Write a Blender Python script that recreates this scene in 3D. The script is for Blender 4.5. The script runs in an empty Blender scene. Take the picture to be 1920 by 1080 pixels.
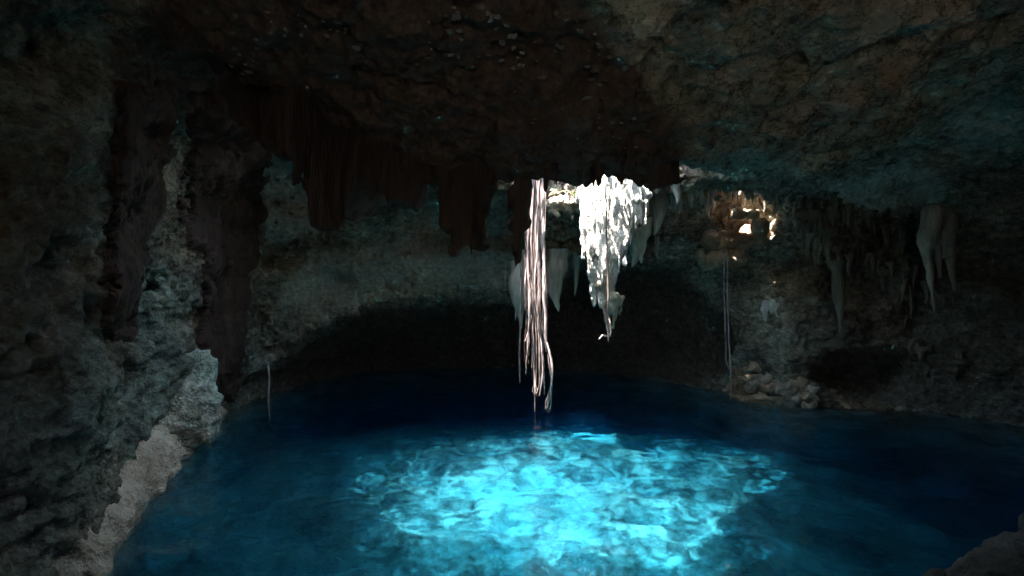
import bpy, math, random
import numpy as np
from mathutils import Vector
from mathutils.bvhtree import BVHTree

random.seed(7)
RNG = np.random.default_rng(7)
S = bpy.context.scene
COL = S.collection

# ------------------------------------------------------------------ camera, sky, sun, exposure
CAM = np.array([0.0, 0.0, 5.0])
cam_data = bpy.data.cameras.new('camera'); cam_data.lens = 18.0; cam_data.sensor_width = 36.0
cam_data.clip_start = 0.05; cam_data.clip_end = 500
cam = bpy.data.objects.new('camera', cam_data); COL.objects.link(cam)
cam.location = CAM; cam.rotation_euler = (math.radians(90), 0, 0)
S.camera = cam

SUN_TRAVEL = Vector((0.15, 0.13, -1.0)).normalized()          # the way the light goes
SUN_POS = -SUN_TRAVEL
sun_el = math.asin(SUN_POS.z)
sun_rot = math.atan2(SUN_POS.x, SUN_POS.y)
world = bpy.data.worlds.new("World"); S.world = world; world.use_nodes = True
wn = world.node_tree.nodes; wl = world.node_tree.links
sky = wn.new('ShaderNodeTexSky'); sky.sky_type = 'NISHITA'; sky.sun_disc = False
sky.sun_elevation = sun_el; sky.sun_rotation = sun_rot
wl.new(sky.outputs[0], wn['Background'].inputs[0]); wn['Background'].inputs[1].default_value = 0.15
sl = bpy.data.lights.new('sun', 'SUN'); sl.energy = 5.0; sl.angle = math.radians(0.5); sl.color = (1.0, 0.975, 0.94)
sun = bpy.data.objects.new('sun', sl); COL.objects.link(sun)
sun.rotation_euler = SUN_TRAVEL.to_track_quat('-Z', 'Y').to_euler(); sun.location = (0, 0, 40)

S.view_settings.view_transform = 'Standard'; S.view_settings.look = 'None'
S.view_settings.gamma = 1.0; S.view_settings.use_curve_mapping = False
S.view_settings.exposure = 4.3
cy = S.cycles
cy.use_denoising = True
cy.use_adaptive_sampling = False
cy.max_bounces = 10; cy.diffuse_bounces = 5; cy.glossy_bounces = 4; cy.transmission_bounces = 6
cy.volume_bounces = 1; cy.transparent_max_bounces = 12
cy.caustics_refractive = True; cy.caustics_reflective = False
cy.sample_clamp_indirect = 4.0; cy.blur_glossy = 0.5

# ------------------------------------------------------------------ helpers: noise, distance fields, meshes
def _h(ix, iy, iz, seed):
    h = (ix.astype(np.uint32) * np.uint32(374761393) + iy.astype(np.uint32) * np.uint32(668265263)
         + iz.astype(np.uint32) * np.uint32(2246822519) + np.uint32((seed * 3266489917) & 0xffffffff))
    h = (h ^ (h >> np.uint32(15))) * np.uint32(2246822519)
    h = (h ^ (h >> np.uint32(13))) * np.uint32(3266489917)
    h = h ^ (h >> np.uint32(16))
    return h.astype(np.float32) * np.float32(2.0 / 4294967295.0) - np.float32(1.0)

def vn(x, y, z, seed=0):
    """value noise in -1..1"""
    x, y, z = np.broadcast_arrays(np.asarray(x, np.float32), np.asarray(y, np.float32), np.asarray(z, np.float32))
    fx, fy, fz = np.floor(x), np.floor(y), np.floor(z)
    ix, iy, iz = fx.astype(np.int64), fy.astype(np.int64), fz.astype(np.int64)
    u, v, w = x - fx, y - fy, z - fz
    u = u * u * u * (u * (u * 6 - 15) + 10); v = v * v * v * (v * (v * 6 - 15) + 10); w = w * w * w * (w * (w * 6 - 15) + 10)
    r = 0
    for dx in (0, 1):
        wx = u if dx else 1 - u
        for dy in (0, 1):
            wy = v if dy else 1 - v
            a = _h(ix + dx, iy + dy, iz, seed); b = _h(ix + dx, iy + dy, iz + 1, seed)
            r = r + wx * wy * (a + (b - a) * w)
    return r

def fbm(x, y, z, sc, octv=3, seed=0, gain=0.5, lac=2.07):
    r = 0; a = 1.0; f = 1.0 / sc; t = 0
    for o in range(octv):
        r = r + a * vn(x * f + 17.3 * o, y * f - 9.1 * o, z * f + 4.7 * o, seed + o); t += a
        a *= gain; f *= lac
    return r / t

def smin(a, b, k):
    h = np.clip(0.5 + 0.5 * (b - a) / k, 0, 1)
    return b + (a - b) * h - k * h * (1 - h)

def smax(a, b, k):
    return -smin(-a, -b, k)

def poly_sd(px, py, poly):
    """signed distance to a polygon in the plane, negative inside"""
    P = np.array(poly, np.float32); n = len(P)
    d = np.full(px.shape, 1e9, np.float32); inside = np.zeros(px.shape, bool)
    for i in range(n):
        a = P[i]; b = P[(i + 1) % n]; e = b - a
        wx, wy = px - a[0], py - a[1]
        t = np.clip((wx * e[0] + wy * e[1]) / max(1e-9, float(e @ e)), 0, 1)
        d = np.minimum(d, (wx - e[0] * t) ** 2 + (wy - e[1] * t) ** 2)
        c = ((a[1] > py) != (b[1] > py)) & (px < (b[0] - a[0]) * (py - a[1]) / ((b[1] - a[1]) or 1e-9) + a[0])
        inside ^= c
    d = np.sqrt(d)
    return np.where(inside, -d, d)

def surface_nets(F, org, h):
    """mesh of the zero level of a sampled field; faces point to the positive side"""
    nx, ny, nz = F.shape
    Sg = F < 0
    cnt = np.zeros((nx - 1, ny - 1, nz - 1), np.int8)
    corners = [(i, j, k) for i in (0, 1) for j in (0, 1) for k in (0, 1)]
    sl_ = lambda c, A: A[c[0]:nx - 1 + c[0], c[1]:ny - 1 + c[1], c[2]:nz - 1 + c[2]]
    for c in corners: cnt += sl_(c, Sg)
    mask = (cnt > 0) & (cnt < 8)
    idx = np.argwhere(mask)
    vid = np.full(mask.shape, -1, np.int64); vid[mask] = np.arange(len(idx))
    acc = np.zeros((len(idx), 3)); num = np.zeros(len(idx))
    val = {c: F[idx[:, 0] + c[0], idx[:, 1] + c[1], idx[:, 2] + c[2]] for c in corners}
    for a in corners:
        for ax in range(3):
            if a[ax] == 0:
                b = list(a); b[ax] = 1; b = tuple(b)
                va, vb = val[a], val[b]
                cr = (va < 0) != (vb < 0)
                t = np.where(cr, va / np.where(cr, va - vb, 1), 0)
                p = np.array(a, float)[None, :].repeat(len(idx), 0); p[:, ax] = t
                acc[cr] += p[cr]; num[cr] += 1
    V = (idx + acc / np.maximum(num, 1)[:, None]) * h + np.array(org)
    quads = []
    for ax in range(3):
        o1, o2 = (ax + 1) % 3, (ax + 2) % 3
        A = [slice(None)] * 3; B = [slice(None)] * 3
        A[ax] = slice(0, -1); B[ax] = slice(1, None)
        for o in (o1, o2): A[o] = slice(1, -1); B[o] = slice(1, -1)
        sa, sb = Sg[tuple(A)], Sg[tuple(B)]
        for flip in (False, True):
            e = np.argwhere(sa & ~sb if not flip else ~sa & sb)
            if not len(e): continue
            e = e.copy(); e[:, o1] += 1; e[:, o2] += 1
            def cell(d1, d2):
                q = e.copy(); q[:, o1] -= d1; q[:, o2] -= d2
                return vid[q[:, 0], q[:, 1], q[:, 2]]
            q = np.stack([cell(1, 1), cell(0, 1), cell(0, 0), cell(1, 0)], 1)
            quads.append(q[:, ::-1] if flip else q)
    Q = np.concatenate(quads) if quads else np.zeros((0, 4), np.int64)
    Q = Q[(Q >= 0).all(1)]
    return V, Q

def mesh_from(V, Q, name='mesh', smooth=True):
    m = bpy.data.meshes.new(name)
    V = np.asarray(V, np.float32); Q = np.asarray(Q, np.int32)
    k = Q.shape[1]
    m.vertices.add(len(V)); m.vertices.foreach_set('co', V.ravel())
    m.loops.add(Q.size); m.loops.foreach_set('vertex_index', Q.ravel())
    m.polygons.add(len(Q)); m.polygons.foreach_set('loop_start', np.arange(0, Q.size, k, dtype=np.int32))
    m.polygons.foreach_set('loop_total', np.full(len(Q), k, np.int32))
    m.update(calc_edges=True); m.validate(clean_customdata=False)
    if smooth: m.polygons.foreach_set('use_smooth', np.ones(len(m.polygons), bool))
    return m

def subdivide(V, Q, levels):
    m = mesh_from(V, Q, 'tmp'); o = bpy.data.objects.new('tmp', m); COL.objects.link(o)
    md = o.modifiers.new('s', 'SUBSURF'); md.levels = levels; md.render_levels = levels
    dg = bpy.context.evaluated_depsgraph_get(); ev = o.evaluated_get(dg); mm = ev.to_mesh()
    V2 = np.empty(len(mm.vertices) * 3, np.float32); mm.vertices.foreach_get('co', V2)
    Q2 = np.empty(len(mm.loops), np.int32); mm.loops.foreach_get('vertex_index', Q2)
    N2 = np.empty(len(mm.vertices) * 3, np.float32); mm.vertices.foreach_get('normal', N2)
    ev.to_mesh_clear(); bpy.data.objects.remove(o); bpy.data.meshes.remove(m)
    return V2.reshape(-1, 3), Q2.reshape(-1, 4), N2.reshape(-1, 3)

def vnormals(V, Q):
    m = mesh_from(V, Q, 'tmp'); N = np.empty(len(V) * 3, np.float32); m.vertices.foreach_get('normal', N)
    bpy.data.meshes.remove(m); return N.reshape(-1, 3)

def link(name, mesh, mat=None, parent=None):
    o = bpy.data.objects.new(name, mesh); COL.objects.link(o)
    if mat is not None and not mesh.materials: mesh.materials.append(mat)
    if parent is not None: o.parent = parent
    return o

def empty(name, loc=(0, 0, 0)):
    o = bpy.data.objects.new(name, None); o.location = loc; o.empty_display_size = 0.2; COL.objects.link(o); return o

def tag(o, label=None, cat=None, group=None, kind=None):
    if label: o['label'] = label
    if cat: o['category'] = cat
    if group: o['group'] = group
    if kind: o['kind'] = kind
    return o

def P(u, v, d):
    """the point at distance d ahead that shows at photo position u, v"""
    return np.array([(u - 960) / 960 * d, d, 5 + (540 - v) / 960 * d])

# ------------------------------------------------------------------ materials
def nodemat(name):
    m = bpy.data.materials.new(name); m.use_nodes = True
    nt = m.node_tree; return m, nt.nodes, nt.links, nt.nodes['Principled BSDF']

def ramp(n, stops):
    r = n.new('ShaderNodeValToRGB'); e = r.color_ramp.elements
    while len(e) < len(stops): e.new(0.5)
    for i, (p, c) in enumerate(stops): e[i].position = p; e[i].color = (*c, 1)
    return r

def rock(name, c0, c1, c2, scale=1.0, bump=0.5, rough=0.9, stretch=(1, 1, 1), spot=0.0, attr=False, drift=False):
    m, n, l, b = nodemat(name)
    tc = n.new('ShaderNodeTexCoord'); mp = n.new('ShaderNodeMapping'); mp.inputs['Scale'].default_value = stretch
    l.new(tc.outputs['Object'], mp.inputs[0])
    n1 = n.new('ShaderNodeTexNoise'); n1.inputs['Scale'].default_value = 0.55 * scale; n1.inputs['Detail'].default_value = 8; n1.inputs['Roughness'].default_value = 0.62
    n2 = n.new('ShaderNodeTexNoise'); n2.inputs['Scale'].default_value = 5.0 * scale; n2.inputs['Detail'].default_value = 8; n2.inputs['Roughness'].default_value = 0.7
    n3 = n.new('ShaderNodeTexVoronoi'); n3.inputs['Scale'].default_value = 9 * scale
    for q in (n1, n2, n3): l.new(mp.outputs[0], q.inputs['Vector'])
    add = n.new('ShaderNodeMath'); add.operation = 'MULTIPLY_ADD'; add.inputs[1].default_value = 0.45; l.new(n2.outputs[0], add.inputs[0])
    sc = n.new('ShaderNodeMath'); sc.operation = 'MULTIPLY_ADD'; sc.inputs[1].default_value = 0.9; sc.inputs[2].default_value = -0.17
    l.new(n1.outputs[0], sc.inputs[0]); l.new(sc.outputs[0], add.inputs[2])
    r = ramp(n, [(0.28, c0), (0.5, c1), (0.75, c2)]); l.new(add.outputs[0], r.inputs[0])
    colout = r.outputs[0]
    if attr or drift:
        n4 = n.new('ShaderNodeTexNoise'); n4.inputs['Scale'].default_value = 0.30; n4.inputs['Detail'].default_value = 4; l.new(mp.outputs[0], n4.inputs['Vector'])
        rh = ramp(n, [(0.36, (1.2, 0.97, 0.78)), (0.5, (1.02, 1.0, 0.94)), (0.58, (0.90, 1.02, 0.93)), (0.68, (0.92, 0.99, 1.04))]); l.new(n4.outputs[0], rh.inputs[0])
        mh = n.new('ShaderNodeMix'); mh.data_type = 'RGBA'; mh.blend_type = 'MULTIPLY'; mh.inputs[0].default_value = 1.0
        l.new(colout, mh.inputs[6]); l.new(rh.outputs[0], mh.inputs[7]); colout = mh.outputs[2]
        n5 = n.new('ShaderNodeTexNoise'); n5.inputs['Scale'].default_value = 2.4; n5.inputs['Detail'].default_value = 10; n5.inputs['Roughness'].default_value = 0.8
        m5 = n.new('ShaderNodeMapping'); m5.inputs['Scale'].default_value = (1, 1, 1.7); l.new(tc.outputs['Object'], m5.inputs[0]); l.new(m5.outputs[0], n5.inputs['Vector'])
        rp = ramp(n, [(0.39, (0.10, 0.10, 0.10)), (0.46, (0.75, 0.75, 0.75)), (0.57, (0.95, 0.95, 0.95)), (0.62, (1.7, 1.7, 1.7))]); l.new(n5.outputs[0], rp.inputs[0])
        mp5 = n.new('ShaderNodeMix'); mp5.data_type = 'RGBA'; mp5.blend_type = 'MULTIPLY'; mp5.inputs[0].default_value = 0.85
        l.new(colout, mp5.inputs[6]); l.new(rp.outputs[0], mp5.inputs[7]); colout = mp5.outputs[2]
        for sc_, wd in ((0.9, 0.012), (2.6, 0.02)):        # winding cracks: the thin line where a noise crosses its middle
            n6 = n.new('ShaderNodeTexNoise'); n6.inputs['Scale'].default_value = sc_; n6.inputs['Detail'].default_value = 5; n6.inputs['Roughness'].default_value = 0.6; l.new(m5.outputs[0], n6.inputs['Vector'])
            a6 = n.new('ShaderNodeMath'); a6.operation = 'SUBTRACT'; a6.inputs[1].default_value = 0.5; l.new(n6.outputs[0], a6.inputs[0])
            b6 = n.new('ShaderNodeMath'); b6.operation = 'ABSOLUTE'; l.new(a6.outputs[0], b6.inputs[0])
            r6 = ramp(n, [(0.0, (0.22, 0.22, 0.22)), (wd, (1, 1, 1))]); l.new(b6.outputs[0], r6.inputs[0])
            x6 = n.new('ShaderNodeMix'); x6.data_type = 'RGBA'; x6.blend_type = 'MULTIPLY'; x6.inputs[0].default_value = 0.8
            l.new(colout, x6.inputs[6]); l.new(r6.outputs[0], x6.inputs[7]); colout = x6.outputs[2]
    if spot:
        rs = ramp(n, [(0.30, (0, 0, 0)), (0.42, (1, 1, 1))]); l.new(n2.outputs[0], rs.inputs[0])
        mx = n.new('ShaderNodeMix'); mx.data_type = 'RGBA'; mx.blend_type = 'MULTIPLY'; mx.inputs[0].default_value = spot
        l.new(colout, mx.inputs[6]); l.new(rs.outputs[0], mx.inputs[7]); colout = mx.outputs[2]
    if attr:      # two vertex masks: brown stains plus painted-in shade, and paler grey-green patches
        at = n.new('ShaderNodeAttribute'); at.attribute_name = 'stain_shade'
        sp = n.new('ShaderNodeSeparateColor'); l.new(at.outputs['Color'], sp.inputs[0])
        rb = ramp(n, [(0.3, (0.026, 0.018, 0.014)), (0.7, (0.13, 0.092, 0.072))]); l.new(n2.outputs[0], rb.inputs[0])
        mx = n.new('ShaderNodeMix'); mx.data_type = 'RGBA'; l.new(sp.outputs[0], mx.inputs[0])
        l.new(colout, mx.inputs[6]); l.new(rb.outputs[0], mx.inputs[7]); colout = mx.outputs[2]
        rg = ramp(n, [(0.3, (0.30, 0.31, 0.26)), (0.7, (0.55, 0.55, 0.48))]); l.new(n2.outputs[0], rg.inputs[0])
        mx = n.new('ShaderNodeMix'); mx.data_type = 'RGBA'; l.new(sp.outputs[1], mx.inputs[0])
        l.new(colout, mx.inputs[6]); l.new(rg.outputs[0], mx.inputs[7]); colout = mx.outputs[2]
    l.new(colout, b.inputs['Base Color'])
    b.inputs['Roughness'].default_value = rough; b.inputs['Specular IOR Level'].default_value = 0.25
    h1 = n.new('ShaderNodeMath'); h1.operation = 'MULTIPLY_ADD'; h1.inputs[1].default_value = 0.45
    l.new(n3.outputs['Distance'], h1.inputs[0]); l.new(n2.outputs[0], h1.inputs[2])
    bp = n.new('ShaderNodeBump'); bp.inputs['Strength'].default_value = bump; bp.inputs['Distance'].default_value = 0.18 / scale
    l.new(h1.outputs[0], bp.inputs['Height']); l.new(bp.outputs[0], b.inputs['Normal'])
    return m

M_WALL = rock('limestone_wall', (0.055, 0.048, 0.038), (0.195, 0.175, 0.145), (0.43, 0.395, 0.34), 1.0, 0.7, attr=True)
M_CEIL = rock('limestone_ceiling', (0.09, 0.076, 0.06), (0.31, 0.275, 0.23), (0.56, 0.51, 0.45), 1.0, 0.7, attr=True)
M_FLOOR = rock('lake_bed_silt', (0.02, 0.02, 0.018), (0.24, 0.24, 0.215), (0.58, 0.57, 0.51), 1.2, 0.5, spot=0.75)
M_STAIN = rock('dark_brown_flowstone', (0.020, 0.0135, 0.011), (0.050, 0.034, 0.028), (0.092, 0.066, 0.055), 1.6, 0.6, stretch=(1.6, 1.6, 0.2))
M_STREAK = rock('dark_brown_streak', (0.016, 0.009, 0.007), (0.05, 0.027, 0.020), (0.105, 0.058, 0.043), 1.6, 0.6, stretch=(1.6, 1.6, 0.2))
M_PALE = rock('pale_calcite', (0.15, 0.125, 0.10), (0.50, 0.46, 0.41), (0.74, 0.715, 0.665), 2.2, 0.9, stretch=(1.3, 1.3, 0.45), spot=0.8)
M_GREY = rock('grey_calcite', (0.11, 0.095, 0.075), (0.30, 0.265, 0.215), (0.52, 0.47, 0.39), 1.8, 0.7, stretch=(1.3, 1.3, 0.35))
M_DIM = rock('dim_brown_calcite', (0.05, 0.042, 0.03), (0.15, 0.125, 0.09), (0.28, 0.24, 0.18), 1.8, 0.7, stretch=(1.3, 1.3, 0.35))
M_TAN = rock('tan_shore_rock', (0.20, 0.12, 0.08), (0.62, 0.45, 0.33), (0.84, 0.68, 0.54), 1.6, 0.9, spot=0.45)
M_TAN2 = rock('tan_rim_rock', (0.10, 0.07, 0.05), (0.32, 0.25, 0.19), (0.55, 0.47, 0.38), 2.2, 0.9, spot=0.5)
M_BROWN = rock('brown_rock', (0.09, 0.058, 0.038), (0.28, 0.19, 0.125), (0.48, 0.36, 0.255), 1.8, 0.6)
M_BOULDER = rock('pale_boulder', (0.22, 0.20, 0.17), (0.58, 0.55, 0.48), (0.80, 0.77, 0.69), 1.4, 1.0, spot=0.3, drift=True)
M_GROUND = rock('dry_ground', (0.10, 0.085, 0.06), (0.24, 0.21, 0.16), (0.36, 0.32, 0.26), 0.6, 0.5)
M_DARKROCK = rock('dark_boulder', (0.04, 0.033, 0.03), (0.11, 0.095, 0.085), (0.2, 0.175, 0.16), 2.0, 0.8)

def bark(name, c0, c1):
    m, n, l, b = nodemat(name)
    tc = n.new('ShaderNodeTexCoord'); mp = n.new('ShaderNodeMapping'); mp.inputs['Scale'].default_value = (22, 22, 2.2)
    l.new(tc.outputs['Object'], mp.inputs[0])
    q = n.new('ShaderNodeTexNoise'); q.inputs['Scale'].default_value = 1; q.inputs['Detail'].default_value = 6; l.new(mp.outputs[0], q.inputs['Vector'])
    r = ramp(n, [(0.32, c0), (0.62, c1)]); l.new(q.outputs[0], r.inputs[0]); l.new(r.outputs[0], b.inputs['Base Color'])
    bp = n.new('ShaderNodeBump'); bp.inputs['Strength'].default_value = 0.6; bp.inputs['Distance'].default_value = 0.02
    l.new(q.outputs[0], bp.inputs['Height']); l.new(bp.outputs[0], b.inputs['Normal']); b.inputs['Roughness'].default_value = 0.95; b.inputs['Specular IOR Level'].default_value = 0.1
    return m
M_ROOT = bark('root_bark', (0.10, 0.07, 0.062), (0.48, 0.385, 0.36))
M_ROOTM = bark('pinkish_root_bark', (0.12, 0.08, 0.075), (0.42, 0.31, 0.30))
M_ROOTD = bark('dark_root_bark', (0.05, 0.035, 0.03), (0.24, 0.19, 0.17))

def leafmat(name, c0, c1):
    m, n, l, b = nodemat(name)
    tc = n.new('ShaderNodeTexCoord'); q = n.new('ShaderNodeTexNoise'); q.inputs['Scale'].default_value = 6; l.new(tc.outputs['Object'], q.inputs['Vector'])
    r = ramp(n, [(0.35, c0), (0.65, c1)]); l.new(q.outputs[0], r.inputs[0]); l.new(r.outputs[0], b.inputs['Base Color'])
    b.inputs['Roughness'].default_value = 0.5
    tr = n.new('ShaderNodeBsdfTranslucent'); l.new(r.outputs[0], tr.inputs[0])
    mx = n.new('ShaderNodeMixShader'); mx.inputs[0].default_value = 0.35; l.new(b.outputs[0], mx.inputs[1]); l.new(tr.outputs[0], mx.inputs[2])
    l.new(mx.outputs[0], n['Material Output'].inputs[0]); return m
M_LEAF = leafmat('green_leaf', (0.06, 0.12, 0.02), (0.13, 0.22, 0.04))
M_STRAW = leafmat('straw_leaf', (0.20, 0.17, 0.10), (0.36, 0.32, 0.22))

def water_mat():
    m = bpy.data.materials.new('clear_blue_water'); m.use_nodes = True
    n = m.node_tree.nodes; l = m.node_tree.links; n.remove(n['Principled BSDF'])
    tc = n.new('ShaderNodeTexCoord'); mp = n.new('ShaderNodeMapping'); mp.inputs['Scale'].default_value = (1, 1, 1); l.new(tc.outputs['Object'], mp.inputs[0])
    q = n.new('ShaderNodeTexNoise'); q.inputs['Scale'].default_value = 3.2; q.inputs['Detail'].default_value = 3; l.new(mp.outputs[0], q.inputs['Vector'])
    bp = n.new('ShaderNodeBump'); bp.inputs['Strength'].default_value = 0.25; bp.inputs['Distance'].default_value = 0.06; l.new(q.outputs[0], bp.inputs['Height'])
    fr = n.new('ShaderNodeFresnel'); fr.inputs[0].default_value = 1.33; l.new(bp.outputs[0], fr.inputs['Normal'])
    rf = n.new('ShaderNodeBsdfRefraction'); rf.inputs['IOR'].default_value = 1.33; rf.inputs['Roughness'].default_value = 0.0; l.new(bp.outputs[0], rf.inputs['Normal'])
    tp = n.new('ShaderNodeBsdfTransparent')
    gl = n.new('ShaderNodeBsdfGlossy'); gl.inputs['Roughness'].default_value = 0.02; l.new(bp.outputs[0], gl.inputs['Normal'])
    m1 = n.new('ShaderNodeMixShader'); m1.inputs[0].default_value = 0.22; l.new(rf.outputs[0], m1.inputs[1]); l.new(tp.outputs[0], m1.inputs[2])
    m2 = n.new('ShaderNodeMixShader'); l.new(fr.outputs[0], m2.inputs[0]); l.new(m1.outputs[0], m2.inputs[1]); l.new(gl.outputs[0], m2.inputs[2])
    va = n.new('ShaderNodeVolumeAbsorption'); va.inputs[0].default_value = (0.0, 0.778, 0.926, 1); va.inputs[1].default_value = 0.42
    vs = n.new('ShaderNodeVolumeScatter'); vs.inputs[0].default_value = (0.03, 0.40, 1.0, 1); vs.inputs[1].default_value = 0.011; vs.inputs['Anisotropy'].default_value = 0.2
    ad = n.new('ShaderNodeAddShader'); l.new(va.outputs[0], ad.inputs[0]); l.new(vs.outputs[0], ad.inputs[1])
    o = n['Material Output']; l.new(m2.outputs[0], o.inputs['Surface']); l.new(ad.outputs[0], o.inputs['Volume'])
    return m
M_WATER = water_mat()

# ------------------------------------------------------------------ the cave: one distance field of the hollow
UPPER = [(-5, -4), (-6.5, 3), (-7.4, 7), (-7.7, 8.9), (-9.3, 12), (-10, 14.1), (-11.2, 19.2), (-11, 22), (-8, 23.8), (-3, 24.6),
         (3, 25.2), (7, 25), (9, 24.6), (11, 23.6), (11.7, 21.8), (14.2, 21.2), (17, 20.7), (18.7, 18.5), (19.5, 14), (17, 8), (12, 4), (8.5, 1), (6, -4)]
LOWER = [(-7, 9), (-10, 14.1), (-11.2, 19.2), (-11.6, 23), (-11.1, 26.7), (-9, 31), (-2, 32.5), (4, 31.5), (8.4, 27.9), (10.5, 24.8), (11.2, 22.5), (8, 18), (0, 12)]
# the roof opening, at roof height 9 (plan)
HOLE = [(-5.2, 12.3), (-3.9, 10.9), (-1.8, 10.2), (1.2, 9.9), (2.8, 10.3), (3.7, 11.5), (5.3, 13.4), (7.3, 15.2), (8.0, 17.0), (7.4, 18.8), (5.4, 20.0), (3.9, 20.3), (2.4, 20.0),
        (1.7, 20.7), (0.5, 20.4), (-0.6, 18.8), (-2.6, 18.0), (-5.4, 17.2), (-6.9, 15.8), (-6.6, 14.0)]
SX, SY = SUN_TRAVEL.x / -SUN_TRAVEL.z, SUN_TRAVEL.y / -SUN_TRAVEL.z      # sideways drift of the light per metre down
# small roof shafts over the right back wall: where they open on the wall
SHAFTS = [((1385, 412), 22.6, 0.55), ((1415, 425), 22.5, 0.45), ((1402, 374), 22.9, 0.34), ((1442, 400), 22.6, 0.42), ((1360, 400), 22.7, 0.32), ((1378, 434), 22.3, 0.26),
          ((1335, 467), 22.7, 0.32), ((1378, 466), 22.6, 0.34)]

h = 0.25
ox, oy, oz = -15.0, -6.0, -11.0
gx = np.arange(ox, 23.5, h, dtype=np.float32); gy = np.arange(oy, 35.5, h, dtype=np.float32); gz = np.arange(oz, 13.6, h, dtype=np.float32)
X2, Y2 = np.meshgrid(gx, gy, indexing='ij')
d_up = poly_sd(X2, Y2, UPPER); d_lo = poly_sd(X2, Y2, LOWER)
Hc = (9.2 + 0.7 * np.exp(-((X2 + 10) / 5) ** 2) - 2.05 * np.exp(-((X2 - 0.9) / 5.0) ** 2 - ((Y2 - 8.9) / 3.6) ** 2) - 1.3 * np.exp(-((X2 - 6.6) / 2.8) ** 2 - ((Y2 - 11.3) / 3.0) ** 2)
      - 0.55 * np.exp(-((X2 - 3) / 4.5) ** 2 - ((Y2 - 21) / 2.2) ** 2) - 0.5 * np.exp(-((X2 - 14) / 5) ** 2 - ((Y2 - 8) / 5) ** 2))
lipx = [-12, -10.5, -9.6, -8.1, -6.5, -2.7, -0.25, 2.3, 4.9, 8.3, 10, 11.2]
lipz = [0.5, 1.6, 2.6, 3.5, 4.25, 4.8, 5.0, 6.0, 6.5, 6.2, 4.6, 1.5]
Hl = np.interp(X2, lipx, lipz) - 0.30 * np.clip(Y2 - 24.5, 0, 9)
shore = np.minimum(d_up, d_lo)
Fl = np.maximum(-9.0, shore * 4.0 + 0.3); mx = np.where(X2 < 1.0, (X2 - 1.0) * 0.62, (X2 - 1.0) * 0.85)
mound = -2.7 - 0.06 * np.clip(np.hypot(mx, Y2 - 13.8) - 3.8, 0, 20) ** 2.0
Fl = smax(Fl, mound, 0.6)
Fl = np.maximum(Fl, 3.25 - np.clip(Y2 - 1.2, 0, 9) * 1.25 + np.clip(np.abs(X2) - 6, 0, 9) * 0.1)
X, Y, Z = np.meshgrid(gx, gy, gz, indexing='ij')
big = fbm(X, Y, Z * 1.3, 3.2, 2, 11)
mid = fbm(X, Y, Z * 1.5, 1.1, 2, 23)
ledge = vn(X * 0.25, Y * 0.25, Z * 1.5, 5)
Hn = Hc[:, :, None] + 0.35 * vn(X * 0.4, Y * 0.4, X * 0, 3)
wallb = d_up[:, :, None] + 0.55 * big + 0.22 * mid + 0.30 * ledge * np.clip(Z, 0, 3) / 3
# the left wall leans out over the water as it rises
wallb = wallb + 0.10 * np.clip(Z - 1.5, 0, 8) * np.clip(-X / 8, 0, 1)
f = smax(wallb, Z - Hn + 0.25 * mid + 0.25 * big, 2.2)
lo = d_lo[:, :, None] + 0.6 * big + 0.25 * mid
f = smin(f, smax(lo, Z - Hl[:, :, None] + 0.35 * mid + 0.4 * big, 0.5), 0.25)
f = smax(f, Fl[:, :, None] - Z + 0.35 * mid + 0.45 * fbm(X, Y, Z, 0.9, 1, 31), 0.4)
# roof opening, along the sun's own slope it stays clear
hole = poly_sd(X2, Y2, HOLE)[:, :, None] - 0.30 * np.clip(Z - 8.3, 0, 9) + 0.45 * mid + 0.35 * big
hole = np.where(Z > 6.2, hole, 9.0)
f = smin(f, hole, 0.35)
way = np.maximum(np.maximum(np.abs(X - 0.3) - 1.5, np.abs(Z - 5.2) - 1.7), Y + 2.5)      # unseen entrance passage behind the viewer, put in for its fill daylight
f = smin(f, way + 0.4 * mid + 0.3 * big, 0.3)
for (uv, d, r) in SHAFTS:
    p = P(uv[0], uv[1], d)
    t = Z - p[2]
    dist = np.sqrt((X - (p[0] - SX * t)) ** 2 + (Y - (p[1] - SY * t)) ** 2) - r
    f = np.minimum(f, np.where(t > -0.3, dist + 0.1 * mid, 9.0))
# hollows and crevices in the walls
def gridcast(u, v):
    t = np.arange(3.0, 34, 0.1); q = CAM + t[:, None] * np.array([(u - 960) / 960, 1, (540 - v) / 960])
    i = np.clip(((q - np.array([ox, oy, oz])) / h).round().astype(int), 0, np.array(f.shape) - 1)
    k = np.argmax(f[i[:, 0], i[:, 1], i[:, 2]] > 0)
    return q[k]
for (u, v, rx, rz, ry) in [(530, 478, .95, .7, 1.5), (120, 500, .5, .5, .9), (300, 535, .75, .28, .9), (1735, 392, .9, .5, 1.2), (1600, 540, 1.3, 1.0, 1.6), (700, 500, .5, .22, .5), (640, 520, .3, .2, .5),
                           (800, 475, .45, .2, .5), (1640, 705, 2.0, 1.25, 2.6), (1510, 520, 1.2, .9, 1.2), (60, 570, .45, .7, .9), (1340, 640, 1.0, 1.6, 1.4), (480, 590, .4, .6, .8), (1830, 500, 1.2, .6, 1.2),
                           (1220, 640, .9, 1.2, .9), (1475, 345, .3, .3, .4), (1530, 190, .3, .2, .5), (1625, 160, .3, .2, .5), (1370, 130, .5, .15, .5), (90, 720, .5, .6, .7), (200, 590, .4, .35, .6)]:
    c = gridcast(u, v)
    e = (np.sqrt(((X - c[0]) / rx) ** 2 + ((Y - c[1]) / ry) ** 2 + ((Z - c[2]) / rz) ** 2) - 1) * min(rx, ry, rz)
    f = smin(f, e + 0.25 * mid + 0.2 * big, 0.2)
del X, Y, Z, hole, wallb, lo, big, ledge, Hn

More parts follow.
